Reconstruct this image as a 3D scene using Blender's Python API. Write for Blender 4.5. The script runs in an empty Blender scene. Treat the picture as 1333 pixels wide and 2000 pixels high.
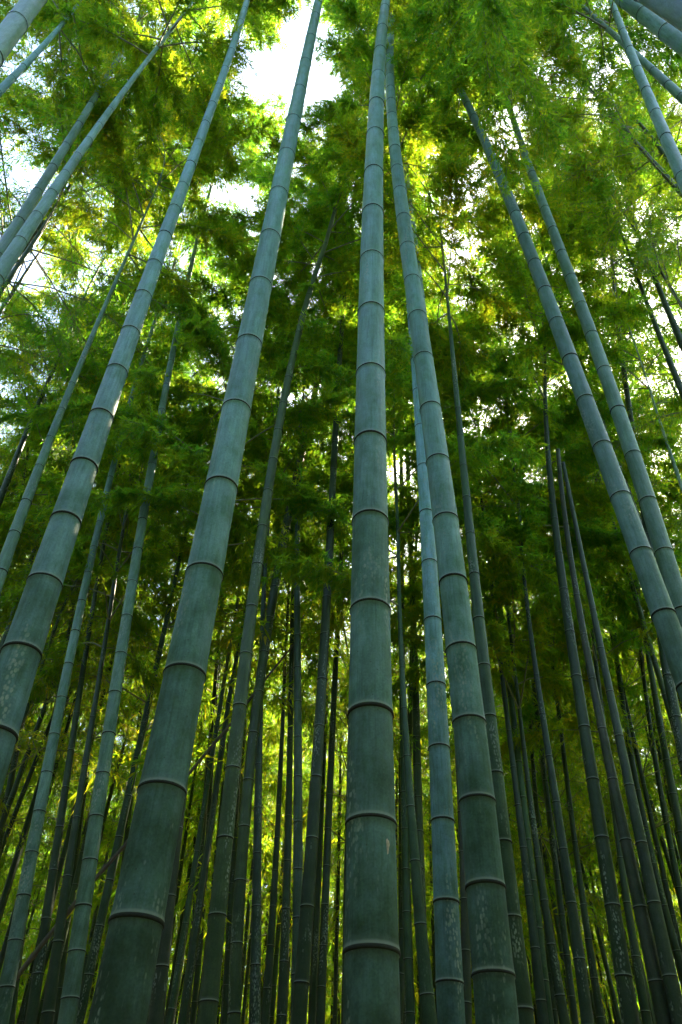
import bpy, math, random
import numpy as np
from mathutils import Vector, Matrix

scene = bpy.context.scene
coll = scene.collection
random.seed(7)
rng = np.random.default_rng(11)

# ------------------------------------------------------------------ camera
F_PX, PITCH, ROLL, EYE = 1500.0, math.radians(45.0), math.radians(1.9), 1.55
fwd = Vector((0, math.cos(PITCH), math.sin(PITCH)))
up0 = Vector((0, -math.sin(PITCH), math.cos(PITCH)))
rt0 = Vector((1, 0, 0))
right = rt0 * math.cos(ROLL) + up0 * math.sin(ROLL)
upv = up0 * math.cos(ROLL) - rt0 * math.sin(ROLL)
cam_pos = Vector((0, 0, EYE))
cam_data = bpy.data.cameras.new("camera")
cam = bpy.data.objects.new("camera", cam_data)
coll.objects.link(cam)
cam_data.sensor_fit = 'VERTICAL'
cam_data.sensor_height = 36.0
cam_data.lens = F_PX / 2000.0 * 36.0
cam_data.clip_start = 0.05
cam_data.clip_end = 2000.0
cam.matrix_world = Matrix(((right.x, upv.x, -fwd.x, cam_pos.x),
                           (right.y, upv.y, -fwd.y, cam_pos.y),
                           (right.z, upv.z, -fwd.z, cam_pos.z),
                           (0, 0, 0, 1)))
scene.camera = cam

# ------------------------------------------------------------------ sky, sun, exposure
SUN_EL, SUN_AZ = 50.0, 28.0          # azimuth to the right of straight ahead
world = bpy.data.worlds.new("World")
scene.world = world
world.use_nodes = True
wn = world.node_tree
bg = wn.nodes['Background']
sky = wn.nodes.new('ShaderNodeTexSky')
sky.sky_type = 'NISHITA'
sky.sun_disc = False
sky.sun_elevation = math.radians(SUN_EL)
sky.sun_rotation = math.radians(SUN_AZ)
sky.dust_density = 2.0
wn.links.new(sky.outputs[0], bg.inputs[0])
bg.inputs[1].default_value = 0.11
sun_d = bpy.data.lights.new("sun", 'SUN')
sun_d.energy = 5.0
sun_d.angle = math.radians(0.5)
sun_d.color = (1.0, 0.87, 0.60)
sun = bpy.data.objects.new("sun", sun_d)
coll.objects.link(sun)
sdir = Vector((math.sin(math.radians(SUN_AZ)) * math.cos(math.radians(SUN_EL)),
               math.cos(math.radians(SUN_AZ)) * math.cos(math.radians(SUN_EL)),
               math.sin(math.radians(SUN_EL))))
sun.rotation_euler = sdir.to_track_quat('Z', 'Y').to_euler()
sun.location = sdir * 60
vs = scene.view_settings
vs.view_transform = 'Standard'
vs.look = 'None'
vs.gamma = 1.0
vs.use_curve_mapping = False
vs.exposure = 3.2
scene.render.engine = 'CYCLES'
cy = scene.cycles
cy.max_bounces = 4
cy.diffuse_bounces = 3
cy.glossy_bounces = 3
cy.transmission_bounces = 4
cy.adaptive_threshold = 0.035
cy.time_limit = 700
cy.sample_clamp_indirect = 1.2
cy.use_denoising = True
cy.caustics_reflective = False
cy.caustics_refractive = False


# ------------------------------------------------------------------ materials
def new_mat(name):
    m = bpy.data.materials.new(name)
    m.use_nodes = True
    nt = m.node_tree
    nt.nodes.clear()
    return m, nt, nt.nodes, nt.links


def math_node(N, L, op, a, b=None, clamp=False):
    n = N.new('ShaderNodeMath')
    n.operation = op
    n.use_clamp = clamp
    for i, v in enumerate((a, b)):
        if v is None:
            continue
        if isinstance(v, (int, float)):
            n.inputs[i].default_value = v
        else:
            L.new(v, n.inputs[i])
    return n.outputs[0]


def mix_col(N, L, fac, a, b, blend='MIX'):
    n = N.new('ShaderNodeMix')
    n.data_type = 'RGBA'
    n.blend_type = blend
    for sock, v in ((n.inputs[0], fac), (n.inputs[6], a), (n.inputs[7], b)):
        if isinstance(v, (int, float)):
            sock.default_value = v
        elif isinstance(v, tuple):
            sock.default_value = (*v, 1)
        else:
            L.new(v, sock)
    return n.outputs[2]


def noise(N, L, vec, scale, detail=3.0, rough=0.55):
    n = N.new('ShaderNodeTexNoise')
    n.inputs['Scale'].default_value = scale
    n.inputs['Detail'].default_value = detail
    n.inputs['Roughness'].default_value = rough
    L.new(vec, n.inputs['Vector'])
    return n.outputs['Fac']


def ramp(N, L, fac, lo, hi):
    n = N.new('ShaderNodeMapRange')
    n.inputs[1].default_value = lo
    n.inputs[2].default_value = hi
    L.new(fac, n.inputs[0])
    return n.outputs[0]


def stalk_material():
    m, nt, N, L = new_mat("bamboo_stalk")
    out = N.new('ShaderNodeOutputMaterial')
    bs = N.new('ShaderNodeBsdfPrincipled')
    L.new(bs.outputs[0], out.inputs[0])
    tc = N.new('ShaderNodeTexCoord')
    oi = N.new('ShaderNodeObjectInfo')
    comb = N.new('ShaderNodeVectorMath')
    comb.operation = 'ADD'
    L.new(tc.outputs['Object'], comb.inputs[0])
    rv = N.new('ShaderNodeCombineXYZ')
    r100 = math_node(N, L, 'MULTIPLY', oi.outputs['Random'], 37.0)
    L.new(r100, rv.inputs[0]); L.new(r100, rv.inputs[1]); L.new(r100, rv.inputs[2])
    L.new(rv.outputs[0], comb.inputs[1])
    P = comb.outputs[0]
    mp = N.new('ShaderNodeMapping')
    mp.inputs['Scale'].default_value = (1, 1, 0.16)
    L.new(P, mp.inputs[0])
    S = mp.outputs[0]
    tone = N.new('ShaderNodeAttribute'); tone.attribute_name = 'tone'
    bloom = N.new('ShaderNodeAttribute'); bloom.attribute_name = 'bloom'
    base = mix_col(N, L, 1.0, oi.outputs['Color'], (0.63, 0.85, 0.85), 'MULTIPLY')
    # streaky wax along the grain
    n1 = noise(N, L, S, 26, 5, 0.62)
    n2 = noise(N, L, P, 7, 4, 0.6)
    n3 = noise(N, L, P, 160, 2, 0.5)
    green = mix_col(N, L, 1.0, base, (0.66, 0.86, 0.55), 'MULTIPLY')
    c = mix_col(N, L, math_node(N, L, 'MULTIPLY', ramp(N, L, n2, 0.42, 0.66), 0.75), base, green)
    waxc = mix_col(N, L, 1.0, base, (1.40, 1.36, 1.42), 'MULTIPLY')
    c = mix_col(N, L, math_node(N, L, 'MULTIPLY', ramp(N, L, n1, 0.44, 0.64), 0.8), c, waxc)
    mpb = N.new('ShaderNodeMapping'); mpb.inputs['Scale'].default_value = (1, 1, 0.45)
    L.new(P, mpb.inputs[0])
    nb = noise(N, L, mpb.outputs[0], 16, 6, 0.68)
    c = mix_col(N, L, math_node(N, L, 'MULTIPLY', ramp(N, L, nb, 0.50, 0.60), 0.55), c,
                mix_col(N, L, 1.0, c, (0.55, 0.72, 0.55), 'MULTIPLY'))
    mpf = N.new('ShaderNodeMapping'); mpf.inputs['Scale'].default_value = (1, 1, 0.05)
    L.new(P, mpf.inputs[0])
    nf = noise(N, L, mpf.outputs[0], 110, 3, 0.6)
    c = mix_col(N, L, math_node(N, L, 'MULTIPLY', ramp(N, L, nf, 0.48, 0.72), 0.7), c,
                mix_col(N, L, 1.0, c, (0.52, 0.60, 0.56), 'MULTIPLY'))
    # per-internode tone
    hsv = N.new('ShaderNodeHueSaturation')
    L.new(c, hsv.inputs['Color'])
    L.new(tone.outputs['Fac'], hsv.inputs['Value'])
    c = hsv.outputs[0]
    # algae plus painted-in shade on the oldest, lowest internodes, broken up by noise
    sep = N.new('ShaderNodeSeparateXYZ')
    L.new(tc.outputs['Object'], sep.inputs[0])
    low = ramp(N, L, math_node(N, L, 'ADD', sep.outputs[2], math_node(N, L, 'MULTIPLY', n2, -2.2)), 3.2, 0.7)
    c = mix_col(N, L, math_node(N, L, 'MULTIPLY', low, 0.92), c, (0.018, 0.028, 0.014))
    # pale lichen scales
    vo = N.new('ShaderNodeTexVoronoi')
    vo.inputs['Scale'].default_value = 95
    mp2 = N.new('ShaderNodeMapping'); mp2.inputs['Scale'].default_value = (1, 1, 0.55)
    L.new(P, mp2.inputs[0]); L.new(mp2.outputs[0], vo.inputs['Vector'])
    flk = ramp(N, L, vo.outputs['Distance'], 0.52, 0.36)
    msk = ramp(N, L, noise(N, L, S, 11, 4, 0.65), 0.56, 0.66)
    fl = math_node(N, L, 'MULTIPLY', math_node(N, L, 'MULTIPLY', flk, msk), 0.6)
    c = mix_col(N, L, fl, c, (0.25, 0.275, 0.24))
    # dark pin specks and stains
    vo2 = N.new('ShaderNodeTexVoronoi')
    vo2.inputs['Scale'].default_value = 34
    L.new(P, vo2.inputs['Vector'])
    sp = ramp(N, L, vo2.outputs['Distance'], 0.10, 0.05)
    c = mix_col(N, L, math_node(N, L, 'MULTIPLY', sp, 0.6), c, (0.03, 0.035, 0.025))
    c = mix_col(N, L, math_node(N, L, 'MULTIPLY', ramp(N, L, n3, 0.35, 0.7), 0.6), c,
                mix_col(N, L, 1.0, c, (0.6, 0.66, 0.62), 'MULTIPLY'))
    # white bloom collar at the nodes
    c = mix_col(N, L, math_node(N, L, 'MULTIPLY', bloom.outputs['Fac'], 0.5), c, (0.24, 0.26, 0.245))
    L.new(c, bs.inputs['Base Color'])
    rg = math_node(N, L, 'ADD', math_node(N, L, 'MULTIPLY', n1, 0.3), 0.32)
    rg = math_node(N, L, 'ADD', rg, math_node(N, L, 'MULTIPLY', low, 0.4), True)
    L.new(rg, bs.inputs['Roughness'])
    L.new(math_node(N, L, 'SUBTRACT', 0.33, math_node(N, L, 'MULTIPLY', low, 0.2)), bs.inputs['Specular IOR Level'])
    bp = N.new('ShaderNodeBump')
    bp.inputs['Strength'].default_value = 0.25
    bp.inputs['Distance'].default_value = 0.002
    L.new(math_node(N, L, 'ADD', n1, math_node(N, L, 'MULTIPLY', n3, 0.5)), bp.inputs['Height'])
    L.new(bp.outputs[0], bs.inputs['Normal'])
    return m


def scar_material():
    m, nt, N, L = new_mat("node_scar")
    out = N.new('ShaderNodeOutputMaterial')
    bs = N.new('ShaderNodeBsdfPrincipled')
    L.new(bs.outputs[0], out.inputs[0])
    tc = N.new('ShaderNodeTexCoord')
    n = noise(N, L, tc.outputs['Object'], 9, 3)
    c = mix_col(N, L, n, (0.006, 0.008, 0.006), (0.022, 0.024, 0.018))
    L.new(c, bs.inputs['Base Color'])
    bs.inputs['Roughness'].default_value = 0.85
    bs.inputs['Specular IOR Level'].default_value = 0.15
    return m


def leaf_material():
    m, nt, N, L = new_mat("bamboo_leaf")
    out = N.new('ShaderNodeOutputMaterial')
    at = N.new('ShaderNodeAttribute'); at.attribute_name = 'tint'
    oi = N.new('ShaderNodeObjectInfo')
    v = math_node(N, L, 'ADD', at.outputs['Fac'],
                  math_node(N, L, 'MULTIPLY', math_node(N, L, 'SUBTRACT', oi.outputs['Random'], 0.5), 0.5), True)
    cr = N.new('ShaderNodeValToRGB')
    e = cr.color_ramp.elements
    e[0].position = 0.0; e[0].color = (0.018, 0.062, 0.013, 1)
    e[1].position = 1.0; e[1].color = (0.105, 0.112, 0.012, 1)
    k = e.new(0.55); k.color = (0.038, 0.090, 0.011, 1)
    L.new(v, cr.inputs[0])
    cr2 = N.new('ShaderNodeValToRGB')
    e = cr2.color_ramp.elements
    e[0].position = 0.0; e[0].color = (0.17, 0.44, 0.020, 1)
    e[1].position = 1.0; e[1].color = (0.70, 0.56, 0.02, 1)
    k = e.new(0.55); k.color = (0.40, 0.56, 0.014, 1)
    L.new(v, cr2.inputs[0])
    bs = N.new('ShaderNodeBsdfPrincipled')
    L.new(cr.outputs[0], bs.inputs['Base Color'])
    bs.inputs['Roughness'].default_value = 0.5
    bs.inputs['Specular IOR Level'].default_value = 0.3
    tr = N.new('ShaderNodeBsdfTranslucent')
    L.new(cr2.outputs[0], tr.inputs[0])
    mx = N.new('ShaderNodeMixShader')
    mx.inputs[0].default_value = 0.65
    L.new(bs.outputs[0], mx.inputs[1]); L.new(tr.outputs[0], mx.inputs[2])
    L.new(mx.outputs[0], out.inputs[0])
    return m


def twig_material():
    m, nt, N, L = new_mat("bamboo_twig")
    out = N.new('ShaderNodeOutputMaterial')
    bs = N.new('ShaderNodeBsdfPrincipled')
    L.new(bs.outputs[0], out.inputs[0])
    tc = N.new('ShaderNodeTexCoord')
    n = noise(N, L, tc.outputs['Object'], 5, 2)
    L.new(mix_col(N, L, n, (0.07, 0.085, 0.035), (0.20, 0.19, 0.10)), bs.inputs['Base Color'])
    bs.inputs['Roughness'].default_value = 0.6
    return m


def dead_material():
    m, nt, N, L = new_mat("dead_bamboo")
    out = N.new('ShaderNodeOutputMaterial')
    bs = N.new('ShaderNodeBsdfPrincipled')
    L.new(bs.outputs[0], out.inputs[0])
    tc = N.new('ShaderNodeTexCoord')
    mp = N.new('ShaderNodeMapping'); mp.inputs['Scale'].default_value = (1, 1, 0.2)
    L.new(tc.outputs['Object'], mp.inputs[0])
    n = noise(N, L, mp.outputs[0], 20, 5, 0.65)
    L.new(mix_col(N, L, ramp(N, L, n, 0.3, 0.7), (0.028, 0.022, 0.014), (0.10, 0.075, 0.045)), bs.inputs['Base Color'])
    bs.inputs['Roughness'].default_value = 0.75
    return m


def ground_material():
    m, nt, N, L = new_mat("leaf_litter")
    out = N.new('ShaderNodeOutputMaterial')
    bs = N.new('ShaderNodeBsdfPrincipled')
    L.new(bs.outputs[0], out.inputs[0])
    tc = N.new('ShaderNodeTexCoord')
    n = noise(N, L, tc.outputs['Object'], 18, 8, 0.7)
    n2 = noise(N, L, tc.outputs['Object'], 0.8, 4, 0.6)
    c = mix_col(N, L, ramp(N, L, n, 0.35, 0.65), (0.05, 0.038, 0.022), (0.19, 0.145, 0.085))
    c = mix_col(N, L, math_node(N, L, 'MULTIPLY', ramp(N, L, n2, 0.5, 0.7), 0.5), c, (0.05, 0.07, 0.025))
    L.new(c, bs.inputs['Base Color'])
    bs.inputs['Roughness'].default_value = 0.9
    bp = N.new('ShaderNodeBump'); bp.inputs['Strength'].default_value = 0.8; bp.inputs['Distance'].default_value = 0.03
    L.new(n, bp.inputs['Height']); L.new(bp.outputs[0], bs.inputs['Normal'])
    return m


M_STALK, M_SCAR, M_LEAF = stalk_material(), scar_material(), leaf_material()
M_TWIG, M_DEAD, M_GROUND = twig_material(), dead_material(), ground_material()


# ------------------------------------------------------------------ mesh helpers
def mesh_np(name, verts, faces_list, mats, mat_index=None, smooth=True):
    """verts (n,3); faces_list: list of int arrays (m,k) of equal k each."""
    me = bpy.data.meshes.new(name)
    verts = np.asarray(verts, dtype=np.float32)
    loops, starts, tot = [], [], 0
    for f in faces_list:
        f = np.asarray(f, dtype=np.int32)
        k = f.shape[1]
        loops.append(f.ravel())
        starts.append(tot + np.arange(f.shape[0], dtype=np.int32) * k)
        tot += f.size
    loops = np.concatenate(loops); starts = np.concatenate(starts)
    me.vertices.add(len(verts)); me.vertices.foreach_set('co', verts.ravel())
    me.loops.add(len(loops)); me.loops.foreach_set('vertex_index', loops)
    me.polygons.add(len(starts)); me.polygons.foreach_set('loop_start', starts)
    for m in mats:
        me.materials.append(m)
    if mat_index is not None:
        me.polygons.foreach_set('material_index', np.asarray(mat_index, dtype=np.int32))
    me.polygons.foreach_set('use_smooth', np.full(len(starts), smooth, dtype=bool))
    me.update(calc_edges=True)
    me.validate()
    return me


def frame_of(t):
    t = Vector(t).normalized()
    a = Vector((1, 0, 0))
    x = (a - t * a.dot(t)).normalized()
    y = t.cross(x)
    return x, y, t


def stalk_mesh(name, axis, rad, nodes, sides, baked, scale_band=1.0, mat=None):
    """axis(s)->(x,y,z), rad(s); s is the height-like parameter; nodes = sorted s of the nodes."""
    s_end = nodes[-1]
    rings = []      # s, radius factor, tone, bloom, scar
    for i, sn in enumerate(nodes):
        r = rad(sn)
        tone = random.uniform(0.86, 1.12)
        if i == 0:
            rings.append((sn, 1.0, tone, 0, 0))
            last_tone = tone
            continue
        L0 = sn - nodes[i - 1]
        b = min(r * scale_band, L0 * 0.25)
        lt = last_tone
        for fr in (0.5,):
            rings.append((nodes[i - 1] + L0 * fr, 0.992, lt, 0, 0))
        rings.append((sn - b * 0.55, 0.992, lt, 0.0, 0))
        rings.append((sn - b * 0.17, 0.985, lt, 0.08, 0))
        rings.append((sn - b * 0.12, 1.035, lt, 0.1, 1))
        rings.append((sn + b * 0.02, 1.040, lt, 0.8, 0))
        rings.append((sn + b * 0.08, 1.034, tone, 0.9, 0))
        rings.append((sn + b * 0.18, 1.018, tone, 0.15, 0))
        rings.append((sn + b * 0.40, 1.002, tone, 0.0, 0))
        last_tone = tone
    P, R, T, B, SC = [], [], [], [], []
    for (s, k, tn, bl, sc) in rings:
        P.append(axis(s)); R.append(max(rad(s), 0.003) * k); T.append(tn); B.append(bl); SC.append(sc)
    P = np.array(P); R = np.array(R)
    n = len(P)
    tan = np.gradient(P, axis=0)
    tan /= np.linalg.norm(tan, axis=1)[:, None]
    ax = np.array([1.0, 0, 0])
    X = ax - tan * (tan @ ax)[:, None]
    X /= np.linalg.norm(X, axis=1)[:, None]
    Y = np.cross(tan, X)
    a = np.linspace(0, 2 * np.pi, sides, endpoint=False)
    V = P[:, None, :] + R[:, None, None] * (np.cos(a)[None, :, None] * X[:, None, :] + np.sin(a)[None, :, None] * Y[:, None, :])
    idx = np.arange(n * sides).reshape(n, sides)
    nx = np.roll(idx, -1, axis=1)
    q = np.stack([idx[:-1], nx[:-1], nx[1:], idx[1:]], axis=-1).reshape(-1, 4)
    mi = np.zeros((n - 1, sides), dtype=np.int32)
    if baked:
        for i in range(n - 1):
            if SC[i]:
                mi[i, :] = 1
    # closed tip
    V = V.reshape(-1, 3)
    tip = len(V)
    V = np.vstack([V, P[-1] + tan[-1] * 0.01])
    tri = np.stack([idx[-1], nx[-1], np.full(sides, tip)], axis=-1)
    me = mesh_np(name, V, [q, tri], [mat or M_STALK, M_SCAR], np.concatenate([mi.ravel(), np.zeros(sides, dtype=np.int32)]))
    for nm, vals in (('tone', T), ('bloom', B)):
        at = me.attributes.new(nm, 'FLOAT', 'POINT')
        at.data.foreach_set('value', np.append(np.repeat(np.array(vals, dtype=np.float32), sides), vals[-1]).astype(np.float32))
    return me


def tube_np(paths, radii, sides=4):
    """many thin tubes; paths (m,k,3), radii (m,k)."""
    m, k, _ = paths.shape
    tan = np.gradient(paths, axis=1)
    tan /= np.linalg.norm(tan, axis=2, keepdims=True) + 1e-9
    ref = np.array([0.3, 0.2, 0.93])
    X = np.cross(tan, ref); X /= np.linalg.norm(X, axis=2, keepdims=True) + 1e-9
    Y = np.cross(tan, X)
    a = np.linspace(0, 2 * np.pi, sides, endpoint=False)
    V = paths[:, :, None, :] + radii[:, :, None, None] * (np.cos(a)[None, None, :, None] * X[:, :, None, :] + np.sin(a)[None, None, :, None] * Y[:, :, None, :])
    idx = np.arange(m * k * sides).reshape(m, k, sides)
    nx = np.roll(idx, -1, axis=2)
    q = np.stack([idx[:, :-1], nx[:, :-1], nx[:, 1:], idx[:, 1:]], axis=-1).reshape(-1, 4)
    return V.reshape(-1, 3), q


# node ring: unit radius torus-like collar, shared by every ring object
def ring_mesh():
    sides = 32
    prof = [(0.985, -0.15), (1.050, -0.125), (1.060, -0.06), (1.052, 0.0), (1.015, 0.015)]
    a = np.linspace(0, 2 * np.pi, sides, endpoint=False)
    V = np.array([[r * math.cos(t), r * math.sin(t), z] for (r, z) in prof for t in a])
    idx = np.arange(len(V)).reshape(len(prof), sides)
    nx = np.roll(idx, -1, axis=1)
    q = np.stack([idx[:-1], nx[:-1], nx[1:], idx[1:]], axis=-1).reshape(-1, 4)
    return mesh_np("node_ring", V, [q], [M_SCAR])


RING = ring_mesh()


# ------------------------------------------------------------------ crowns
class Crown:
    pass


def make_crown(k, length, n_leaf, nod):
    """local frame: z along the culm, x the way the tip nods."""
    c = Crown()
    c.length = length

    def axis(t):                       # t 0..1
        b = max(0.0, t - 0.35) / 0.65
        return np.array([nod * length * b ** 2.2, 0.0, length * (t - 0.30 * nod * b ** 2.4)])
    c.axis = axis
    g = np.random.default_rng(100 + k)
    nb = int(length / 0.27)
    paths, radii, tw0, twd, twl = [], [], [], [], []
    az = g.uniform(0, 6.28)
    for i in range(nb):
        t = (i + 0.5) / nb
        if g.uniform() < 0.12:
            az += 2.2
            continue
        az += math.pi + g.uniform(-0.5, 0.5)
        p0 = axis(t)
        for j in range(2):
            Lb = (1.80 * (1 - t) ** 0.75 + 0.35) * min(1.0, 0.45 + t * 3.0) * g.uniform(0.65, 1.2)
            a = az + (j - 0.5) * g.uniform(0.5, 1.5)
            el = math.radians(g.uniform(18, 52))
            dr = g.uniform(0.25, 0.75)
            side = g.uniform(-0.25, 0.25)
            s = np.linspace(0, 1, 6)
            h = np.array([math.cos(a), math.sin(a), 0])
            hp = np.array([-math.sin(a), math.cos(a), 0])
            pts = p0 + Lb * (s[:, None] * math.cos(el) * h + (s ** 2)[:, None] * side * hp +
                             (s * math.sin(el) - dr * s ** 2.2)[:, None] * np.array([0, 0, 1.0]))
            paths.append(pts); radii.append(np.linspace(0.0085, 0.0018, 6) * (1.1 - 0.5 * t))
            ntw = max(6, int(Lb / 0.030))
            for q in range(ntw):
                sq = 0.30 + 0.70 * (q + g.uniform(0, 1)) / ntw
                f = sq * 5; i0 = min(int(f), 4); fr = f - i0
                pt = pts[i0] * (1 - fr) + pts[i0 + 1] * fr
                d = pts[i0 + 1] - pts[i0]; d /= np.linalg.norm(d)
                sgn = 1 if q % 2 else -1
                lat = np.cross(d, [0, 0, 1.0]) * sgn
                dd = d * g.uniform(0.4, 1.0) + lat * g.uniform(0.2, 1.0) + np.array([0, 0, g.uniform(-0.55, 0.35)])
                dd /= np.linalg.norm(dd)
                tw0.append(pt); twd.append(dd); twl.append(g.uniform(0.10, 0.36) * (1.15 - 0.45 * sq))
    paths = np.array(paths); radii = np.array(radii)
    tw0 = np.array(tw0); twd = np.array(twd); twl = np.array(twl)
    V1, q1 = tube_np(paths, radii, 4)
    s3 = np.linspace(0, 1, 2)
    tp = tw0[:, None, :] + twl[:, None, None] * (s3[None, :, None] * twd[:, None, :] + (s3 ** 2)[None, :, None] * np.array([0, 0, -0.35]))
    V2, q2 = tube_np(tp, np.tile(np.array([0.0015, 0.0009]), (len(tw0), 1)), 3)
    c.wood = mesh_np("branches", np.vstack([V1, V2]), [np.vstack([q1, q2 + len(V1)])], [M_TWIG])
    # leaves
    nt = len(tw0)
    n = n_leaf
    ti = g.integers(0, nt, n)
    s = g.uniform(0.05, 1.08, n)
    base = tw0[ti] + twl[ti][:, None] * (s[:, None] * twd[ti] + (s ** 2)[:, None] * np.array([0, 0, -0.35]))
    d = twd[ti] * 0.45 + g.normal(0, 0.55, (n, 3)) + np.array([0, 0, -0.50])
    d /= np.linalg.norm(d, axis=1)[:, None]
    upr = np.array([0, 0, 1.0]) + g.normal(0, 0.55, (n, 3))
    sd = np.cross(d, upr); sd /= np.linalg.norm(sd, axis=1)[:, None] + 1e-9
    nn = np.cross(sd, d)
    ln = g.uniform(0.050, 0.092, n)[:, None]
    wd = ln * g.uniform(0.050, 0.078, n)[:, None]
    mid = base + d * ln * 0.38 + nn * ln * 0.03
    A = base; Bv = mid + sd * wd; Cv = mid - sd * wd; D = base + d * ln - nn * ln * g.uniform(0.0, 0.14, n)[:, None]
    V = np.stack([A, Bv, Cv, D], axis=1).reshape(-1, 3)
    i4 = np.arange(n) * 4
    tri = np.concatenate([np.stack([i4, i4 + 1, i4 + 2], 1), np.stack([i4 + 1, i4 + 3, i4 + 2], 1)])
    c.quads = V.reshape(-1, 4, 3)
    c.sample = c.quads[::25, 0]
    c.leaves = mesh_np("foliage", V, [tri], [M_LEAF], smooth=False)
    tint_tw = g.uniform(0.0, 0.66, nt)
    tint = np.clip(tint_tw[ti] + g.normal(0, 0.12, n) + (g.uniform(0, 1, n) > 0.985) * 0.35, 0, 1)
    c.tint = tint
    at = c.leaves.attributes.new('tint', 'FLOAT', 'POINT')
    at.data.foreach_set('value', np.repeat(tint, 4).astype(np.float32))
    return c


N_LEAF = 12500
CROWNS = [make_crown(k, L, int(N_LEAF * L / 6.0), nod)
          for k, (L, nod) in enumerate([(5.2, 0.22), (6.4, 0.16), (5.8, 0.32), (7.0, 0.20), (6.2, 0.28)])]
CROWNS_NEAR = [make_crown(k + 20, L, int(60000 * L / 6.0), nod)
               for k, (L, nod) in enumerate([(5.4, 0.22), (6.2, 0.16), (5.8, 0.30), (6.6, 0.20), (6.0, 0.26)])]


def link(o, parent=None):
    coll.objects.link(o)
    if parent is not None:
        o.parent = parent
    return o


def crown_objs(parent, crown, mat, color=None):
    fo = bpy.data.objects.new("foliage", crown.leaves)
    fo['kind'] = 'stuff'
    fo.matrix_local = mat
    link(fo, parent)
    br = bpy.data.objects.new("branches", crown.wood)
    br['kind'] = 'stuff'
    link(br, fo)
    return fo


# ------------------------------------------------------------------ traced culms
def ray(x, y):
    return fwd + right * ((x - 666.5) / F_PX) - upv * ((y - 1000.0) / F_PX)


def smooth_poly(h, v, w, deg):
    deg = min(deg, len(h) - 1)
    return np.poly1d(np.polyfit(h, v, deg, w=w))


# the two openings in the canopy over the path, as directions of sight from the path
OPENINGS = [(605, 170, 44, 115, 99), (605, 60, 48, 70, 99), (440, 368, 44, 32, 99), (752, 60, 34, 110, 6.9), (575, 240, 40, 120, 5.5), (865, 110, 45, 75, 6.5), (985, 185, 25, 60, 6.5)]


def clearing_hits(cr, M):
    """share of a crown's leaves that would hang across the openings over the path"""
    P = cr.sample @ np.array(M.to_3x3()).T + np.array(M.translation) - np.array(cam_pos)
    z = P @ np.array(fwd)
    ok = z > 0.3
    z = np.where(ok, z, 1.0)
    ix = 666.5 + F_PX * (P @ np.array(right)) / z
    iy = 1000 - F_PX * (P @ np.array(upv)) / z
    hit = np.zeros(len(z), dtype=bool)
    for (cx, cyy, rx, ry, zm) in OPENINGS:
        hit |= (((ix - cx) / rx) ** 2 + ((iy - cyy) / ry) ** 2 < 1) & (z < zm)
    return float((hit & ok).mean())


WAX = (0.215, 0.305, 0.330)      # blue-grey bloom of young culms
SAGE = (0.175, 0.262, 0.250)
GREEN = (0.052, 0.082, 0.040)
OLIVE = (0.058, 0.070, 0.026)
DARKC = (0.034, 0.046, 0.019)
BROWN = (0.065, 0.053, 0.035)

traced_bases = []


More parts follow.
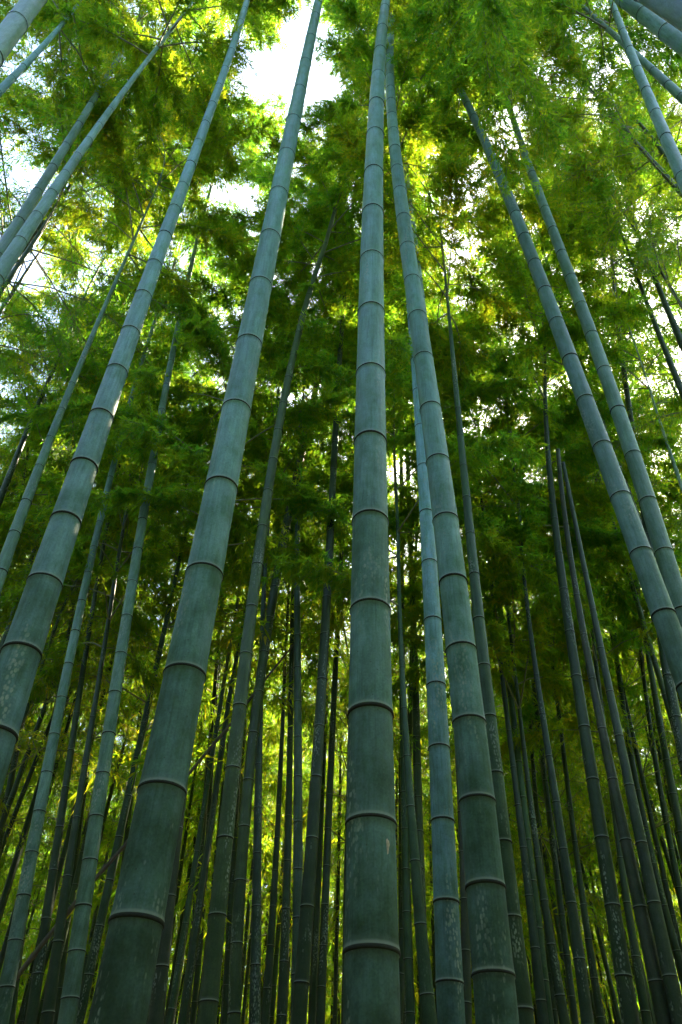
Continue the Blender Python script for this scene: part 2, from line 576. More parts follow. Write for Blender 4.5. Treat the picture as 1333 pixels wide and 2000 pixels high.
def traced_culm(label, r0, pts, col=SAGE, nodes_y=None, crown=0, hb=None, caz=None, ly=0.0, group=None,
                cat="bamboo", broken=False, name="bamboo", deg=3, no_crown=False):
    x0, y0, w0 = pts[0]
    Z = F_PX * 2 * r0 / w0
    Y0 = (ray(x0, y0) * Z).y
    H, X, R, Zs = [], [], [], []

    def to_h(x, y):
        d = ray(x, y)
        # Y = Y0 + ly*h with h measured from the eye
        k = Y0 / (d.y - ly * d.z)
        return k, d
    for (x, y, w) in pts:
        k, d = to_h(x, y)
        H.append(k * d.z + EYE); X.append(k * d.x); Zs.append(k); R.append(w * k / (2 * F_PX))
    H, X, R, Zs = map(np.array, (H, X, R, Zs))
    px = smooth_poly(H, X, 1 / Zs, deg)
    dpx = px.deriv()
    pr = smooth_poly(H, R, 1 / Zs, 2)
    h0, h1 = H.min(), H.max()
    slope0 = float(np.clip(dpx(h0 + 0.3), -0.35, 0.35))
    base_x = float(px(h0) - slope0 * 0.7 * h0)
    hs = np.linspace(h0, h1, 60)
    rs = np.minimum.accumulate(np.maximum(pr(hs), 0.004))
    # never swell downwards by more than a little
    r_base = float(rs[0] * (1 + 0.012 * h0))
    cr = CROWNS_NEAR[crown % len(CROWNS_NEAR)]
    if hb is None:
        hb = h1 + 1.8 if pts[-1][2] >= 9 else h1 - 0.9
    sl1 = float(dpx(min(hb, h1)))
    tang = Vector((sl1, ly, 1)).normalized()

    def pos(h):
        if h < h0:
            x = px(h0) + (h - h0) * slope0 * 0.7
        elif h <= h1:
            x = px(h)
        else:
            x = px(h1) + (h - h1) * sl1
        return Vector((float(x), Y0 + ly * (h - EYE), h))
    base = Vector((base_x, Y0 - ly * EYE, 0))
    # crown frame
    q = Vector((0, 0, 1)).rotation_difference(tang)
    best = None
    for lift in (0.0, 0.6, 1.2, 2.0, 2.8):
        for da in range(12):
            a = (caz or 0.0) + da * math.pi / 6
            Mt = Matrix.Translation(pos(hb + lift) - base) @ q.to_matrix().to_4x4() @ Matrix.Rotation(a, 4, 'Z')
            sc = clearing_hits(cr, Matrix.Translation(base) @ Mt) + 0.002 * da + 0.01 * lift
            if best is None or sc < best[0] - 1e-6:
                best = (sc, Mt, hb + lift)
        if best[0] < 0.012:
            break
    if best[0] > 0.015:
        print("clearing", label[:40], round(best[0], 3))
    Mc, hb = best[1], best[2]
    h_top = hb + cr.length * 0.97

    def axis(h):
        p = pos(h) - base
        if h > hb and not broken:
            t = (h - hb) / cr.length
            can = cr.axis(min(t, 1.0))
            off = Mc @ Vector(can)
            bl = min(1.0, max(0.0, (h - h1) / 1.2)) if h1 > hb else 1.0
            p = p.lerp(off, bl)
        return (p.x, p.y, p.z)

    def rad(h):
        if h <= h0:
            return r_base + (rs[0] - r_base) * max(h, 0) / h0
        if h <= h1:
            return float(np.interp(h, hs, rs))
        return float(max(0.004, rs[-1] * max(0.0, 1 - (h - h1) / max(h_top - h1, 0.5)) ** 0.8))
    top = h1 if broken else h_top
    nh = []
    if nodes_y:
        xs = np.array([p[0] for p in pts]); ys = np.array([p[1] for p in pts])
        o = np.argsort(ys)
        for y in nodes_y:
            k, d = to_h(float(np.interp(y, ys[o], xs[o])), y)
            nh.append(k * d.z + EYE)
        nh.sort()
        sp = nh[1] - nh[0]
        h = nh[0]
        while h - sp > 0.05:
            h -= sp; sp *= 0.94
            nh.insert(0, h)
        h = nh[-1]; sp = nh[-1] - nh[-2]
    else:
        h = 0.12; sp = 0.16 * (0.7 + r0 * 8)
        nh = [h]
    spmax = random.uniform(0.30, 0.40) if not nodes_y else max(0.3, sp)
    h = nh[-1]
    while h < top - 0.1:
        sp = min(spmax, sp * 1.06 + 0.004) if not nodes_y else sp * 0.985
        h += sp * random.uniform(0.94, 1.06)
        nh.append(h)
    nodes = [-0.05] + [v for v in nh if v < top - 0.05] + [top]
    root = bpy.data.objects.new(name, None)
    root.empty_display_size = 0.1
    root.location = base
    root['label'] = label
    root['category'] = cat
    if group:
        root['group'] = group
    link(root)
    wmax = w0
    sides = 32 if wmax > 60 else (20 if wmax > 30 else 12)
    me = stalk_mesh("stalk", axis, rad, nodes, sides, baked=True)
    st = bpy.data.objects.new("stalk", me)
    st.color = (*col, 1)
    link(st, root)
    # separate collars where they can be told apart
    for h in nodes[1:-1]:
        p = Vector(axis(h)); r = rad(h)
        v = (p + base) - cam_pos
        z = v.dot(fwd)
        if z <= 0.2:
            continue
        if 2 * r * F_PX / z < 11:
            continue
        ix = 666.5 + F_PX * v.dot(right) / z
        iy = 1000 - F_PX * v.dot(upv) / z
        if not (-150 < ix < 1480 and -150 < iy < 2150):
            continue
        p2 = Vector(axis(h + 0.02)); tt = (p2 - p).normalized()
        ro = bpy.data.objects.new("node_ring", RING)
        qq = Vector((0, 0, 1)).rotation_difference(tt)
        sc = min(r, 0.25 * sp * 4)
        ro.matrix_local = Matrix.Translation(p) @ qq.to_matrix().to_4x4() @ Matrix.Diagonal((r, r, r * random.uniform(0.75, 1.1), 1))
        link(ro, root)
    if not broken and not no_crown:
        crown_objs(root, cr, Mc)
    traced_bases.append((base.x, base.y))
    return root, axis, rad


# thick culms beside the path -------------------------------------------------
upright = traced_culm("thick upright grey-green bamboo with lichen patches, standing between leaning thick neighbours", 0.064,
    [(727,1950,110),(725,1860,107),(725,1610,98),(725,1395,90),(724,1195,80),(724,1020,71),(724,865,64),(724,732,56),(725,612,51),(727,510,45),
     (729,418,40),(730,340,37),(732,265,33),(735,207,29),(739,150,27),(744,101,23),(748,57,21),(752,17,18),(753,0,17)], SAGE,
    [1860,1610,1395,1193,1020,865,732,612,510,418,340,265,205,150,101,57,17], crown=1, caz=1.0)
traced_culm("thickest pale green bamboo leaning right, white lichen flecks low on its left side", 0.066,
    [(235,2000,112),(264,1800,103),(315,1549,91),(357,1322,81),(395,1127,72),(431,960,64),(461,807,56),(489,678,50),(513,563,44),(531,469,39),
     (546,382,35),(559,305,31),(571,238,28),(584,178,25),(594,124,22),(606,76,20),(617,33,18),(625,0,17)], SAGE,
    [1800,1545,1318,1122,953,802,674,560,466,381,304,237,178,124,76,33], crown=3, caz=2.6)
traced_culm("thick smooth blue-grey bamboo leaning right, beside a pair of slim culms with dark rings", 0.062,
    [(-60,1600,96),(-10,1440,86),(37,1275,75),(88,1140,63),(128,1018,55),(164,912,49),(198,815,44),(227,727,40),(255,651,36),(279,580,33),(304,519,30),(325,462,27),
     (345,410,25),(359,365,23),(375,323,21),(389,280,20),(411,205,17),(447,100,14),(486,0,11)], WAX,
    [1600,1435,1275,1140,1018,912,815,727,651,580,519,462,410,365,323,280,243,205,170,135,100], crown=2, caz=2.9)
traced_culm("thick bamboo bowing left at its top, overlapping a slimmer pale blue culm", 0.060,
    [(971,2000,86),(964,1905,82),(950,1732,75),(933,1566,69),(917,1412,63),(902,1270,58),(884,1137,53),(868,1017,49),(855,903,45),(842,800,41),(829,702,37),
     (817,620,34),(807,550,32),(797,485,30),(789,428,28),(781,375,26),(776,332,25),(767,258,22),(763,200,19),(762,150,16),(766,60,13),(770,0,11)], SAGE,
    [1905,1732,1566,1412,1270,1137,1017,903,800,702,620,550,485,428,375,332,293,258,228,200], crown=4, caz=1.9, deg=4)
traced_culm("slim pale blue bamboo tucked behind the bowing thick culm", 0.050,
    [(883,2000,56),(879,1920,54),(871,1762,49),(864,1604,45),(858,1462,42),(852,1340,38),(846,1213,34),(840,1101,30),(834,1003,27),(828,913,24),(822,835,22),(816,765,20),(800,600,14),(789,480,10)], (0.235,0.345,0.410),
    [1920,1762,1604,1462,1340,1213,1101,1003,913,835,765], crown=6, caz=0.5)
traced_culm("grey-green slender bamboo right behind the bowing thick culm, following its curve", 0.045,
    [(1022,2000,42),(1015,1917,40),(1000,1780,38),(985,1650,35),(970,1534,31),(953,1390,27),(940,1257,24),(927,1130,20),(917,1012,17),(907,910,14),(900,860,12),(893,780,10),(885,700,8),(872,560,6)], GREEN,
    crown=0, caz=3.3)
traced_culm("shiny thin pale bamboo whose top glints beside the bowing thick culm", 0.036,
    [(955,2000,36),(925,1600,31),(893,1250,27),(850,850,21),(818,560,15),(810,470,12),(803,400,10),(795,330,8),(785,260,6),(778,190,4)], (0.33,0.37,0.37), crown=7, caz=0.3)
traced_culm("dark teal bamboo arching left, nearer of the crossing pair over the path edge", 0.054,
    [(1330,1300,50),(1298,1201,46),(1254,1081,41),(1212,972,38),(1177,873,34),(1145,783,32),(1112,702,30),(1067,580,27),(1032,480,24),(987,365,20),(947,280,18),(912,205,15),(882,140,12),(852,90,9),(817,45,6)],
    (0.125,0.175,0.160), [1201,1081,972,873,783,702,630], crown=5, caz=3.1, hb=10.6)
traced_culm("grey-green bamboo arching left just behind the dark teal arching culm", 0.050,
    [(1330,1187,39),(1297,1080,35),(1265,980,32),(1237,890,29),(1207,802,26),(1174,709,25),(1142,615,23),(1112,530,21),(1087,470,20),(1057,390,18),(1032,320,16),(1012,260,13),(992,200,9),(980,145,7)],
    (0.17,0.215,0.185), [1080,980,890,802,724,655], crown=1, caz=0.9, hb=10.6)
traced_culm("thin dark stem squeezed between the two arching culms", 0.030,
    [(1260,1050,12),(1225,960,11),(1180,830,10),(1145,740,8),(1110,640,7),(1085,560,6)], DARKC, crown=4, caz=1.2)
# upper left
traced_culm("large pale bamboo crossing the very corner above the shiny thin blue stem", 0.058,
    [(-40,140,46),(10,75,41),(67,0,36),(110,-55,31)], (0.24,0.28,0.25), [175,110,45,-10,-50], crown=7, caz=0.6, deg=1)
traced_culm("shiny thin blue bamboo stem slanting below the large corner culm", 0.032,
    [(-60,235,19),(0,175,16),(40,140,13),(70,105,11),(110,60,9),(160,0,6)], (0.26,0.34,0.37), crown=0, caz=3.4, deg=2, hb=8.8)
traced_culm("grey bamboo running close behind a brighter slanted twin with shiny tip", 0.042,
    [(-90,640,29),(-10,500,24),(35,432,20),(72,375,19),(103,327,17),(131,285,16),(158,243,15),(176,205,13),(203,170,12),(232,112,10),(245,92,9),(262,55,8),(280,20,6)],
    (0.19,0.225,0.195), [500,432,375,327,285,243,205,170,142,112], crown=2, caz=0.2, deg=2)
traced_culm("bright slanted bamboo with shiny tip, in front of its grey twin", 0.045,
    [(-80,670,37),(-10,545,29),(35,472,25),(67,422,22),(102,378,20),(127,340,18),(152,305,16),(177,274,15),(200,245,14),(220,215,13),(245,175,12),(265,147,10),(287,120,9),(310,90,7),(325,67,6)],
    (0.25,0.31,0.30), [545,472,422,378,340,305,274,245,215,175,147,120,90], crown=6, caz=5.9, deg=2)
traced_culm("dark thin bamboo hidden under the bright slanted culm with shiny tip", 0.034,
    [(-40,590,16),(10,530,13),(50,485,11),(95,420,9),(130,370,7),(180,300,5)], DARKC, crown=3, caz=0.9, deg=2)
traced_culm("medium grey-green bamboo slanting right, rings widely spaced, beside the thick smooth blue-grey culm", 0.040,
    [(-25,1190,28),(5,1117,24),(30,1042,21),(50,980,20),(77,912,18),(95,870,16),(107,830,15),(135,767,13),(150,730,11),(175,667,9),(212,585,7),(235,530,6),(270,450,5)], (0.15,0.20,0.155),
    [1190,1117,1042,980,912,856,800], crown=5, caz=0.4)
traced_culm("slim pale bamboo with many dark rings, slanting between thick smooth culm and fallen stick", 0.042,
    [(0,2000,31),(13,1929,30),(32,1838,28),(47,1750,26),(62,1666,25),(77,1586,23),(92,1510,22),(108,1436,20),(124,1364,19),(148,1234,17),(160,1175,16),(172,1120,15),(183,1070,14),(195,1021,13),(204,976,12),(214,933,12),(223,893,11),(236,853,10),(245,817,10),(257,782,9),(270,742,8),(290,677,7),(310,620,6),(327,545,5)],
    (0.20,0.255,0.235), [1929,1838,1750,1666,1586,1510,1436,1364,1298,1234,1175,1120,1070,1021,976,933,893,853], crown=0, caz=4.4)
traced_culm("slim green bamboo with fine dark rings, crossed by the fallen brown stick", 0.044,
    [(131,2000,35),(138,1951,34),(149,1859,32),(163,1770,31),(175,1681,30),(189,1596,28),(201,1512,27),(214,1434,26),(227,1354,25),(236,1278,24),(248,1205,22),(258,1138,20),(270,1074,18),(280,1016,17),(288,960,16),(297,908,14),(305,854,13),(316,802,13),(325,753,12),(335,707,11),(346,660,10),(360,585,10),(370,530,9),(385,475,8),(397,425,7),(407,380,6),(425,325,5)],
    (0.185,0.235,0.195), [1951,1859,1770,1681,1596,1512,1434,1354,1278,1205,1138,1074,1016,960,908,854,802,753,707], crown=4, caz=1.2)
# between the two thickest
traced_culm("olive bamboo leaning right, leftmost of the tall slender cluster behind the thickest culm", 0.046,
    [(403,2000,40),(415,1900,37),(422,1806,34),(433,1716,32),(443,1629,30),(452,1540,28),(464,1459,27),(472,1334,26),(490,1182,24),(502,1097,22),(520,992,20),(537,882,18),(560,767,16),(581,660,13),(607,565,10),(635,480,8)], (0.075,0.092,0.036), crown=1, caz=1.57)
traced_culm("olive-green bamboo close behind the olive leftmost one of the slender cluster", 0.042,
    [(455,2000,27),(462,1900,26),(468,1790,25),(474,1680,24),(482,1550,23),(492,1450,22),(505,1334,22),(520,1242,21),(540,1127,20),(560,1042,19),(575,967,17),(592,882,15),(607,792,13),(635,667,10),(655,590,7)], OLIVE, crown=6, caz=5.0)
traced_culm("thin straight green bamboo standing free in the bright gap of the slender cluster", 0.036,
    [(578,2000,23),(580,1900,22),(583,1784,20),(585,1654,18),(582,1534,17),(580,1400,15),(580,1240,13),(581,1137,12),(583,967,9),(588,860,6),(593,760,4)], (0.072,0.094,0.065), crown=0, caz=3.9)
traced_culm("dark tall bamboo nearest the left of the upright lichen-patched culm", 0.044,
    [(585,2000,32),(590,1934,30),(597,1784,27),(603,1704,25),(613,1585,23),(620,1480,21),(632,1334,19),(640,1150,17),(650,967,14),(657,830,12),(665,667,10),(673,560,8),(685,470,6)], DARKC, crown=3, caz=1.3)
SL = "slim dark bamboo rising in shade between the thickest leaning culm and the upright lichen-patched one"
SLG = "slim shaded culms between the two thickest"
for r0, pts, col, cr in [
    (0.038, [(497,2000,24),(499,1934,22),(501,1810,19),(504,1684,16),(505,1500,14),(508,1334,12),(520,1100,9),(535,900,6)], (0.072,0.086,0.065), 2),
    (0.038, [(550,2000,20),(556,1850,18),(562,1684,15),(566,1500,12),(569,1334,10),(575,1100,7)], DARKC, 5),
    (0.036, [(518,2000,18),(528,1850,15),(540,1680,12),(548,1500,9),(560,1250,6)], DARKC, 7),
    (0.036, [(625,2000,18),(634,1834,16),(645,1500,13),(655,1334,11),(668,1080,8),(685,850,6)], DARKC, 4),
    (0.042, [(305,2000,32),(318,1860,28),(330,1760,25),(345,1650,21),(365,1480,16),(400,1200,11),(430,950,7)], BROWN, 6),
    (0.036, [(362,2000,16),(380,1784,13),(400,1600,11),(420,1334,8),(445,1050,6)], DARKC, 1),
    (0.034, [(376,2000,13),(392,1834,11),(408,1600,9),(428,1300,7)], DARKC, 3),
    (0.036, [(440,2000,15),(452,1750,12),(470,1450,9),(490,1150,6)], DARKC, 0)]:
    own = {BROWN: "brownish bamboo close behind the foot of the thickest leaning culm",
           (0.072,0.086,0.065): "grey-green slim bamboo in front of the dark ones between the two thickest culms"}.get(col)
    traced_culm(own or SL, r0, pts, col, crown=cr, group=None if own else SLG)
# right of the centre
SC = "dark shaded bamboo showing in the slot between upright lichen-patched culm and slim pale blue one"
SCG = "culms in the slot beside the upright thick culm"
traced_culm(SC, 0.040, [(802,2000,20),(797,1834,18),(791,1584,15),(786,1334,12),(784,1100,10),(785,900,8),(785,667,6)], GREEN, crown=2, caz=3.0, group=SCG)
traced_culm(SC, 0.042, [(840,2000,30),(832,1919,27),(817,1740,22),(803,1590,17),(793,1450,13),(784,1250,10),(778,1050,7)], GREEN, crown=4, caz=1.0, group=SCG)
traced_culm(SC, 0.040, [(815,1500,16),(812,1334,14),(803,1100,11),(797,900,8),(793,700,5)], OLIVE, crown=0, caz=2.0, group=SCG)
traced_culm("dull brown dying bamboo wedged between slim pale blue and bowing thick culms", 0.036,
    [(912,2000,21),(908,1800,18),(903,1600,14),(893,1450,11),(880,1200,8)], BROWN, crown=5, caz=4.0)
# upper right
traced_culm("thin blue-grey bamboo crossing in front of a paler slanted stem near the corner culms", 0.036,
    [(1360,405,28),(1333,345,26),(1310,290,24),(1285,233,21),(1266,185,19),(1249,145,18),(1235,107,16),(1219,68,14),(1205,30,12),(1194,0,10)],
    (0.245,0.30,0.295), [405,345,270,222,178,137,97,62,27], crown=6, caz=2.6, deg=2)
traced_culm("pale slanted stem with branch stubs crossing behind the thin blue-grey culm", 0.036,
    [(1380,235,21),(1333,189,18),(1301,161,16),(1266,128,14),(1240,105,12),(1205,75,11),(1170,40,9),(1144,17,7)], (0.20,0.24,0.19),
    [235,189,165,138,108,72,40], crown=1, caz=2.9, deg=2)
traced_culm("large teal bamboo cutting the corner above the crossing thin stems", 0.056,
    [(1400,135,41),(1333,84,36),(1305,64,34),(1265,32,31),(1215,-5,28)], (0.20,0.26,0.24), [120,62,28,2], crown=3, caz=2.2, deg=1)
traced_culm("very near dark teal bamboo filling the extreme corner beyond the large teal one", 0.058,
    [(1420,70,70),(1350,26,66),(1272,-23,62)], (0.13,0.175,0.18), [130,40,-30], crown=2, caz=2.4, deg=1)
traced_culm("faint thin stem slanting low under the crossing thin stems at the corner", 0.030,
    [(1390,440,14),(1333,375,12),(1290,330,9),(1240,280,7),(1192,215,5)], OLIVE, crown=0, caz=2.5, deg=2)
# right middle
traced_culm("dark upright stem against the brightest yellow leaves", 0.038,
    [(1300,1300,19),(1265,1010,14),(1245,920,13),(1235,843,11),(1226,772,10),(1218,715,9),(1207,640,8),(1198,560,6),(1196,450,5),(1200,330,3)], DARKC, crown=7, caz=0.9)
traced_culm("leafy dark stem with leaf tufts at its joints beside the yellow leaves", 0.036,
    [(1370,860,16),(1333,762,13),(1315,713,11),(1294,672,10),(1270,613,8),(1250,560,7),(1225,480,5)], DARKC, crown=4, caz=0.9, deg=2)
traced_culm("dark stem outside the leafy tufted one, slanting the same way", 0.038,
    [(1345,700,15),(1320,640,13),(1302,600,11),(1285,560,9),(1265,500,7),(1245,450,5)], DARKC, crown=5, caz=2.4, deg=2)
traced_culm("very thin pale stem slanting among yellow-green leaves", 0.018,
    [(1345,990,8),(1333,950,7),(1312,882,6),(1292,843,5),(1275,777,4),(1262,735,3)], (0.32,0.34,0.26), crown=0, caz=2.0, deg=2)
# lower right
traced_culm("dark stout bamboo in front of two broken-topped stems", 0.046,
    [(1232,2000,34),(1212,1860,31),(1182,1684,27),(1157,1510,24),(1130,1334,21),(1115,1267,19),(1090,1067,14),(1074,917,11),(1066,800,8),(1065,700,6)], DARKC, crown=2, caz=1.4)
traced_culm("broken-topped grey-brown dead bamboo ending in a ragged stub beside dark stout culm", 0.044,
    [(1298,2000,33),(1282,1910,30),(1257,1784,26),(1227,1660,22),(1212,1610,20),(1187,1484,18),(1160,1334,16),(1130,1180,13),(1107,1030,10),(1097,950,9),(1090,880,8)], BROWN, broken=True)
traced_culm("second broken-topped dead bamboo, thinner, behind the ragged stub", 0.042,
    [(1328,2000,32),(1307,1884,28),(1277,1769,24),(1252,1644,21),(1222,1509,18),(1192,1334,15),(1150,1150,12),(1117,1000,8),(1102,905,7)], (0.050,0.054,0.036), broken=True)
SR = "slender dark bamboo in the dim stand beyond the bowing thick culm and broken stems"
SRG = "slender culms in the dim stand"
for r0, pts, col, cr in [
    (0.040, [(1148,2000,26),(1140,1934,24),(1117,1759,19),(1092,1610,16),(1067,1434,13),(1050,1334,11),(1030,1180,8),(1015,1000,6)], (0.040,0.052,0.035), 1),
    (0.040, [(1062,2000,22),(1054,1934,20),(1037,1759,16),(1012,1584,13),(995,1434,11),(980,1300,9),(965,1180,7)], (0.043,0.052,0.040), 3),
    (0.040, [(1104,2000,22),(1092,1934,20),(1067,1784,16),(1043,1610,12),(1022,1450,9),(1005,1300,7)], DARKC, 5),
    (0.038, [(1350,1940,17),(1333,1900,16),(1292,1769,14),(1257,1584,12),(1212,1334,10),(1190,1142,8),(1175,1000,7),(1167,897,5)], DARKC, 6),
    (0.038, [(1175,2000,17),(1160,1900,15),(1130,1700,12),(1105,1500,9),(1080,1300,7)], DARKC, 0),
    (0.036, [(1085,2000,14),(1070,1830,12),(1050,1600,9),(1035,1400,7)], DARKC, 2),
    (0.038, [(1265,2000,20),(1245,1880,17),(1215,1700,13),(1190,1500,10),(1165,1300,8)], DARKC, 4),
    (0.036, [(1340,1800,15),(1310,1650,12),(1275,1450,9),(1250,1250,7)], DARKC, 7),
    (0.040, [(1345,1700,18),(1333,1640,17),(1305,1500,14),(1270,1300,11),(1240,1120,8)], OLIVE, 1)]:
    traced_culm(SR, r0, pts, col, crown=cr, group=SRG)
# lower left
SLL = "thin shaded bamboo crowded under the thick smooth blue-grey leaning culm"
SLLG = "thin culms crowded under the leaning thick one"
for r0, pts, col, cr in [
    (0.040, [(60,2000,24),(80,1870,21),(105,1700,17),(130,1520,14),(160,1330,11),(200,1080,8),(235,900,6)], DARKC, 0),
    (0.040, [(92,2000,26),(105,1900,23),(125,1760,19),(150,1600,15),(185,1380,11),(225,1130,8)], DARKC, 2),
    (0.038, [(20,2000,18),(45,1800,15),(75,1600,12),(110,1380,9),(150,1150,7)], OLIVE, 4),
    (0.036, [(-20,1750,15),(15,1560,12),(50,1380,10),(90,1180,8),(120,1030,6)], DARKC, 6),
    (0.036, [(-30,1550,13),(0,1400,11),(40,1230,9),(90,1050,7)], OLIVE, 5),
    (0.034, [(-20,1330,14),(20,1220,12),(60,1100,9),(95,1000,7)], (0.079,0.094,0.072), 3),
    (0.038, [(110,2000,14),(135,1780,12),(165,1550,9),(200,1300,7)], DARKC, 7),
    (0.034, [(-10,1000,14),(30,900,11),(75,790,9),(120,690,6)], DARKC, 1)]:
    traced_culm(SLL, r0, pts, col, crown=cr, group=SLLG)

# ------------------------------------------------------------------ chipped scar on the upright culm
def chip():
    root, axis, rad = upright
    d = ray(755, 1664)
    h = EYE + (root.location.y / d.y) * d.z
    p = Vector(axis(h)); r = rad(h)
    a = math.radians(-90 + 38)
    n = 10
    V = [(0, 0, 0.0035)]
    for i in range(n):
        t = 2 * math.pi * i / n
        k = 1 + 0.18 * math.sin(3 * t + 1)
        V.append((0.0065 * k * math.cos(t), 0.016 * k * math.sin(t) - (0.012 if math.sin(t) < -0.8 else 0), -0.001))
    F = np.array([[0, 1 + i, 1 + (i + 1) % n] for i in range(n)])
    m, nt, N, L = new_mat("raw_scar")
    out = N.new('ShaderNodeOutputMaterial'); bs = N.new('ShaderNodeBsdfPrincipled')
    L.new(bs.outputs[0], out.inputs[0])
    tc = N.new('ShaderNodeTexCoord')
    L.new(mix_col(N, L, noise(N, L, tc.outputs['Object'], 140, 3), (0.10, 0.085, 0.06), (0.42, 0.36, 0.30)), bs.inputs['Base Color'])
    bs.inputs['Roughness'].default_value = 0.8
    ob = bpy.data.objects.new("bark_scar", mesh_np("bark_scar", V, [F], [m]))
    z = Vector((math.cos(a), math.sin(a), 0)); y = Vector((0, 0, 1)); x = y.cross(z)
    q = p + z * (r * 0.995)
    ob.matrix_local = Matrix(((x.x, y.x, z.x, q.x), (x.y, y.y, z.y, q.y), (x.z, y.z, z.z, q.z), (0, 0, 0, 1)))
    link(ob, root)


chip()

# ------------------------------------------------------------------ fallen stick
def stick():
    pts = [(20,1925),(90,1835),(190,1712),(245,1650),(368,1512),(450,1415),(520,1325),(575,1258)]
    Yd = 5.6
    P = []
    for (x, y) in pts:
        d = ray(x, y); P.append(d * (Yd / d.y) + cam_pos)
    a, b = P[0], P[-1]
    start = a + (a - b).normalized() * 0
    dirv = (P[0] - P[2]).normalized()
    foot = P[0] + dirv * ((P[0].z - 0.02) / -dirv.z if dirv.z < 0 else 0.5)
    P.insert(0, foot)
    P = np.array([list(p) for p in P])
    o = P[0].copy()
    n = len(P)
    rad = np.linspace(0.019, 0.008, n)
    t = np.linspace(0, 1, 60); ti = np.linspace(0, 1, n)
    Q = np.stack([np.interp(t, ti, P[:, i]) for i in range(3)], 1)
    rr = np.interp(t, ti, rad) * np.where(np.arange(60) % 6 == 0, 1.22, 1.0)
    V, q = tube_np((Q - o)[None], rr[None], 10)
    me = mesh_np("stick", V, [q], [M_DEAD])
    ob = bpy.data.objects.new("fallen_bamboo", me)
    ob.location = o
    ob['label'] = "thin brown dead bamboo stick fallen aslant behind the thickest leaning culm"
    ob['category'] = "stick"
    link(ob)


stick()

# ------------------------------------------------------------------ grove behind
def grove_proto(k):
    cr = CROWNS[k % len(CROWNS)]
    hb = random.uniform(4.6, 7.4)
    r0 = random.uniform(0.036, 0.050)
    sw = random.uniform(-0.02, 0.02)
    top = hb + cr.length * 0.97

    def axis(h):
        if h <= hb:
            return (sw * h * (hb - h) / hb, 0, h)
        c = cr.axis((h - hb) / cr.length)
        return (c[0], c[1], hb + c[2])

    def rad(h):
        return max(0.004, r0 * (1 - 0.35 * h / hb)) if h < hb else max(0.004, r0 * 0.65 * max(0.0, 1 - (h - hb) / (top - hb)) ** 0.8)
    nodes = [-0.1]; sp = 0.14; h = 0.1
    while h < top - 0.1:
        nodes.append(h); sp = min(0.34, sp * 1.08); h += sp * random.uniform(0.94, 1.06)
    nodes.append(top)
    me = stalk_mesh("stalk", axis, rad, nodes, 9, True, scale_band=1.3)
    return me, cr, hb


PROTO = [grove_proto(k) for k in range(10)]


def grove_culm(x, y, k, lean=None, scale=1.0):
    me, cr, hb = PROTO[k]
    rz = random.uniform(0, 6.28)
    for _ in range(12):
        if clearing_hits(cr, Matrix.Translation((x, y, hb * scale)) @ Matrix.Rotation(rz, 4, 'Z')) < 0.008:
            break
        rz += 0.55
    root = bpy.data.objects.new("bamboo", None)
    root.empty_display_size = 0.1
    root.location = (x, y, 0)
    lx, lyy = lean if lean else (random.gauss(0, 0.035), random.gauss(0, 0.035))
    root.rotation_euler = (lyy, lx, rz)
    root.scale = (scale,) * 3
    root['category'] = 'bamboo'
    link(root)
    st = bpy.data.objects.new("stalk", me)
    f = random.uniform(0.75, 1.25)
    word, c = random.choice([("dark", DARKC), ("dark", DARKC), ("olive", OLIVE), ("deep green", GREEN), ("grey-green", (0.060, 0.074, 0.060))])
    root['label'] = "slim %s bamboo deep in the grove behind the nearer culms" % word
    root['group'] = "slim %s culms deep in the grove" % word
    st.color = (c[0] * f, c[1] * f, c[2] * f, 1)
    link(st, root)
    crown_objs(root, cr, Matrix.Translation((0, 0, hb)))


def scatter(n, ymin, ymax, mind, spread=0.56, margin=1.5):
    pts = []
    tries = 0
    while len(pts) < n and tries < 20000:
        tries += 1
        y = math.sqrt(random.uniform(ymin ** 2, ymax ** 2))
        x = random.uniform(-1, 1) * (y * spread + margin)
        if any((x - a) ** 2 + (y - b) ** 2 < mind ** 2 for a, b in pts):
            continue
        if any((x - a) ** 2 + (y - b) ** 2 < 0.25 for a, b in traced_bases):
            continue
        pts.append((x, y))
    return pts


GROVE = scatter(58, 6.0, 13.0, 0.5) + scatter(136, 12.0, 25.0, 0.6)
for _ in range(18):
    y = random.uniform(8.0, 15.0)
    GROVE.append((y * random.uniform(0.20, 0.40), y))
for _ in range(14):
    y = random.uniform(7.0, 13.0)
    GROVE.append((y * random.uniform(-0.50, -0.28), y))
for (x, y) in GROVE:
    grove_culm(x, y, random.randrange(10), scale=random.uniform(0.9, 1.12))
for (x, y, sc) in [(-2.9, 3.3, 1.1), (-3.9, 4.6, 1.12), (-3.4, 5.9, 1.1), (-4.9, 6.6, 1.15), (3.6, 4.2, 1.12), (4.4, 6.0, 1.12),
                   (-4.4, 3.4, 1.1), (-5.4, 5.2, 1.15), (3.3, 3.0, 1.15), (5.2, 4.8, 1.12), (3.9, 7.4, 1.15)]:
    grove_culm(x, y, random.randrange(10), scale=sc, lean=(0.0, 0.0))

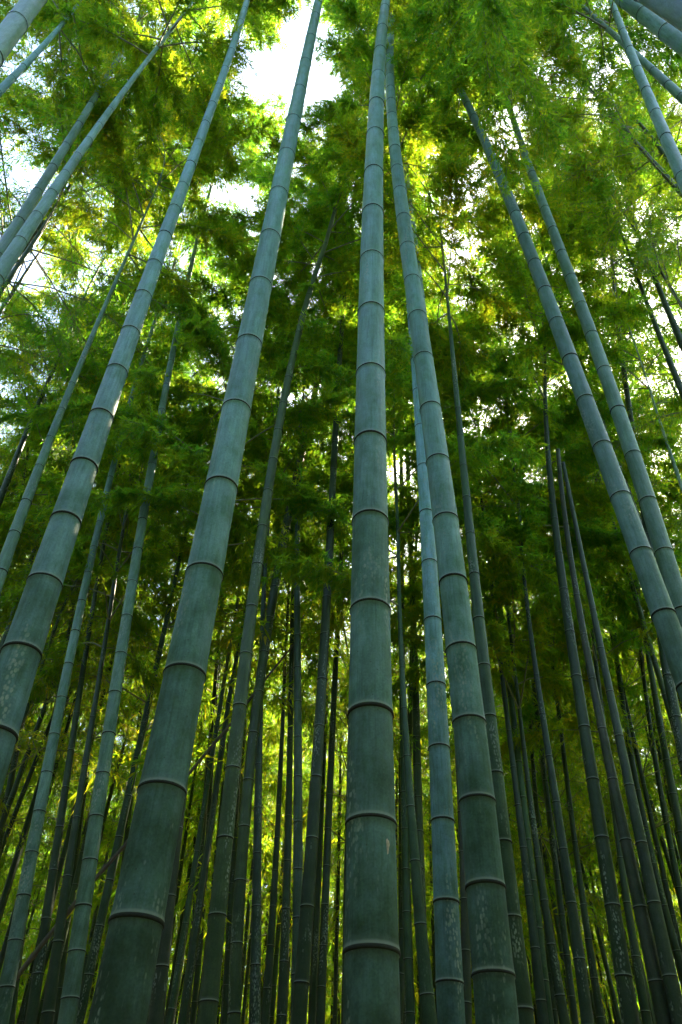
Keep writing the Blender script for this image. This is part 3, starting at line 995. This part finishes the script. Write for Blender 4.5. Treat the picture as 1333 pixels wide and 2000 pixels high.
# the wood that closes the view far off, and the unseen one added for shade
def wood_patch(name, spots, n_leaf, grow):
    g = np.random.default_rng(55)
    Vs, Ts, tris, quads, tint = [], [], [], [], []
    SV, SQ = [], []
    nv = 0
    for (x, y, hb, sc) in spots:
        cr = CROWNS[g.integers(0, len(CROWNS))]
        pick = g.choice(len(cr.quads), n_leaf, replace=False)
        Q = cr.quads[pick].copy()
        Q = Q[:, :1] + (Q - Q[:, :1]) * grow
        a = g.uniform(0, 6.28)
        Rz = np.array([[math.cos(a), -math.sin(a), 0], [math.sin(a), math.cos(a), 0], [0, 0, 1]])
        Q = (Q * sc) @ Rz.T + np.array([x, y, hb])
        Vs.append(Q.reshape(-1, 3)); tint.append(np.repeat(cr.tint[pick], 4))
        t = np.linspace(0, 1, 7)
        ax = np.array([cr.axis(v) for v in np.linspace(0, 0.9, 4)]) * sc @ Rz.T + np.array([x, y, hb])
        SV.append(np.vstack([[x + g.normal(0, 0.25), y + g.normal(0, 0.25), -0.1], [x, y, hb * 0.5], ax]))
    LV = np.vstack(Vs)
    m = len(LV) // 4
    i4 = np.arange(m) * 4
    tri = np.concatenate([np.stack([i4, i4 + 1, i4 + 2], 1), np.stack([i4 + 1, i4 + 3, i4 + 2], 1)])
    SV = np.array(SV)
    rr = np.tile(np.array([0.045, 0.040, 0.034, 0.024, 0.014, 0.006]), (len(SV), 1))
    TV, tq = tube_np(SV, rr, 6)
    V = np.vstack([LV, TV])
    mi = np.concatenate([np.zeros(len(tri), dtype=np.int32), np.ones(len(tq), dtype=np.int32)])
    me = mesh_np(name, V, [tri, tq + len(LV)], [M_LEAF, M_STALK], mi, smooth=False)
    for nm, arr in (('tint', np.concatenate([np.concatenate(tint), np.zeros(len(TV))])), ('tone', np.ones(len(V))), ('bloom', np.zeros(len(V)))):
        at = me.attributes.new(nm, 'FLOAT', 'POINT')
        at.data.foreach_set('value', arr.astype(np.float32))
    return me


def patch_spots(n, size, hb0, hb1, mind):
    pts = []
    while len(pts) < n:
        x, y = random.uniform(-size, size), random.uniform(-size, size)
        if all((x - p[0]) ** 2 + (y - p[1]) ** 2 > mind ** 2 for p in pts):
            pts.append((x, y, random.uniform(hb0, hb1), random.uniform(0.95, 1.25)))
    return pts


def wood(name, label, me, places, color):
    root = bpy.data.objects.new(name, None)
    root['kind'] = 'stuff'
    root['label'] = label
    root['category'] = 'bamboo grove'
    link(root)
    for (x, y) in places:
        ob = bpy.data.objects.new("grove_patch", me)
        ob.location = (x, y, 0)
        ob.rotation_euler = (0, 0, random.uniform(0, 6.28))
        ob.color = (*color, 1)
        ob['kind'] = 'stuff'
        link(ob, root)


far_me = wood_patch("far_grove_patch", patch_spots(46, 6.5, 3.2, 7.5, 0.8), 3600, 2.1)
near_me = wood_patch("shade_grove_patch", patch_spots(26, 3.2, 0.8, 4.5, 0.6), 2800, 2.2)  # low unseen crowns, added to keep horizon light off the culm feet
wood("distant_bamboo_grove", "far mass of bamboo closing the view behind all the stems", far_me,
     [(-4.5, 14.5), (9.5, 16), (-11, 17), (3.5, 18.5), (-13, 22), (0, 22.5), (-13, 27), (-1, 28), (11, 27), (-22, 36), (-9, 39), (4, 38), (17, 38), (27, 34), (-18, 50), (-3, 51), (12, 50), (27, 48)], DARKC)
wood("added_shade_grove", "bamboo grove added around the path outside the view to shade the culms", near_me,
     [(-3.4, -6.2), (3.4, -6.4), (-8.6, -2.5), (8.6, -2.8), (-9.6, -9.0), (9.6, -9.5), (0.0, -12.5), (-8.8, 4.2), (8.8, 4.4),
      (-15.0, -2.0), (15.0, -2.0), (-15.0, 7.5), (15.0, 8.0), (-6.0, -15.0), (7.0, -16.0), (-13.0, 14.0), (13.5, 14.5)], OLIVE)

# ------------------------------------------------------------------ ground
def ground():
    n = 60
    xs = np.concatenate([[-900], np.linspace(-60, 60, n), [900]])
    ys = np.concatenate([[-900], np.linspace(-40, 80, n), [1500]])
    Xg, Yg = np.meshgrid(xs, ys)
    Zg = 0.03 * np.sin(Xg * 0.7) * np.cos(Yg * 0.6) - 0.03
    Zg[(abs(Xg) > 100) | (abs(Yg) > 100)] = -0.03
    V = np.stack([Xg, Yg, Zg], -1).reshape(-1, 3)
    idx = np.arange(V.shape[0]).reshape(Xg.shape)
    q = np.stack([idx[:-1, :-1], idx[:-1, 1:], idx[1:, 1:], idx[1:, :-1]], -1).reshape(-1, 4)
    ob = bpy.data.objects.new("ground", mesh_np("ground", V, [q], [M_GROUND]))
    ob['kind'] = 'structure'
    ob['label'] = "brown bamboo leaf litter covering the grove floor"
    link(ob)


ground()
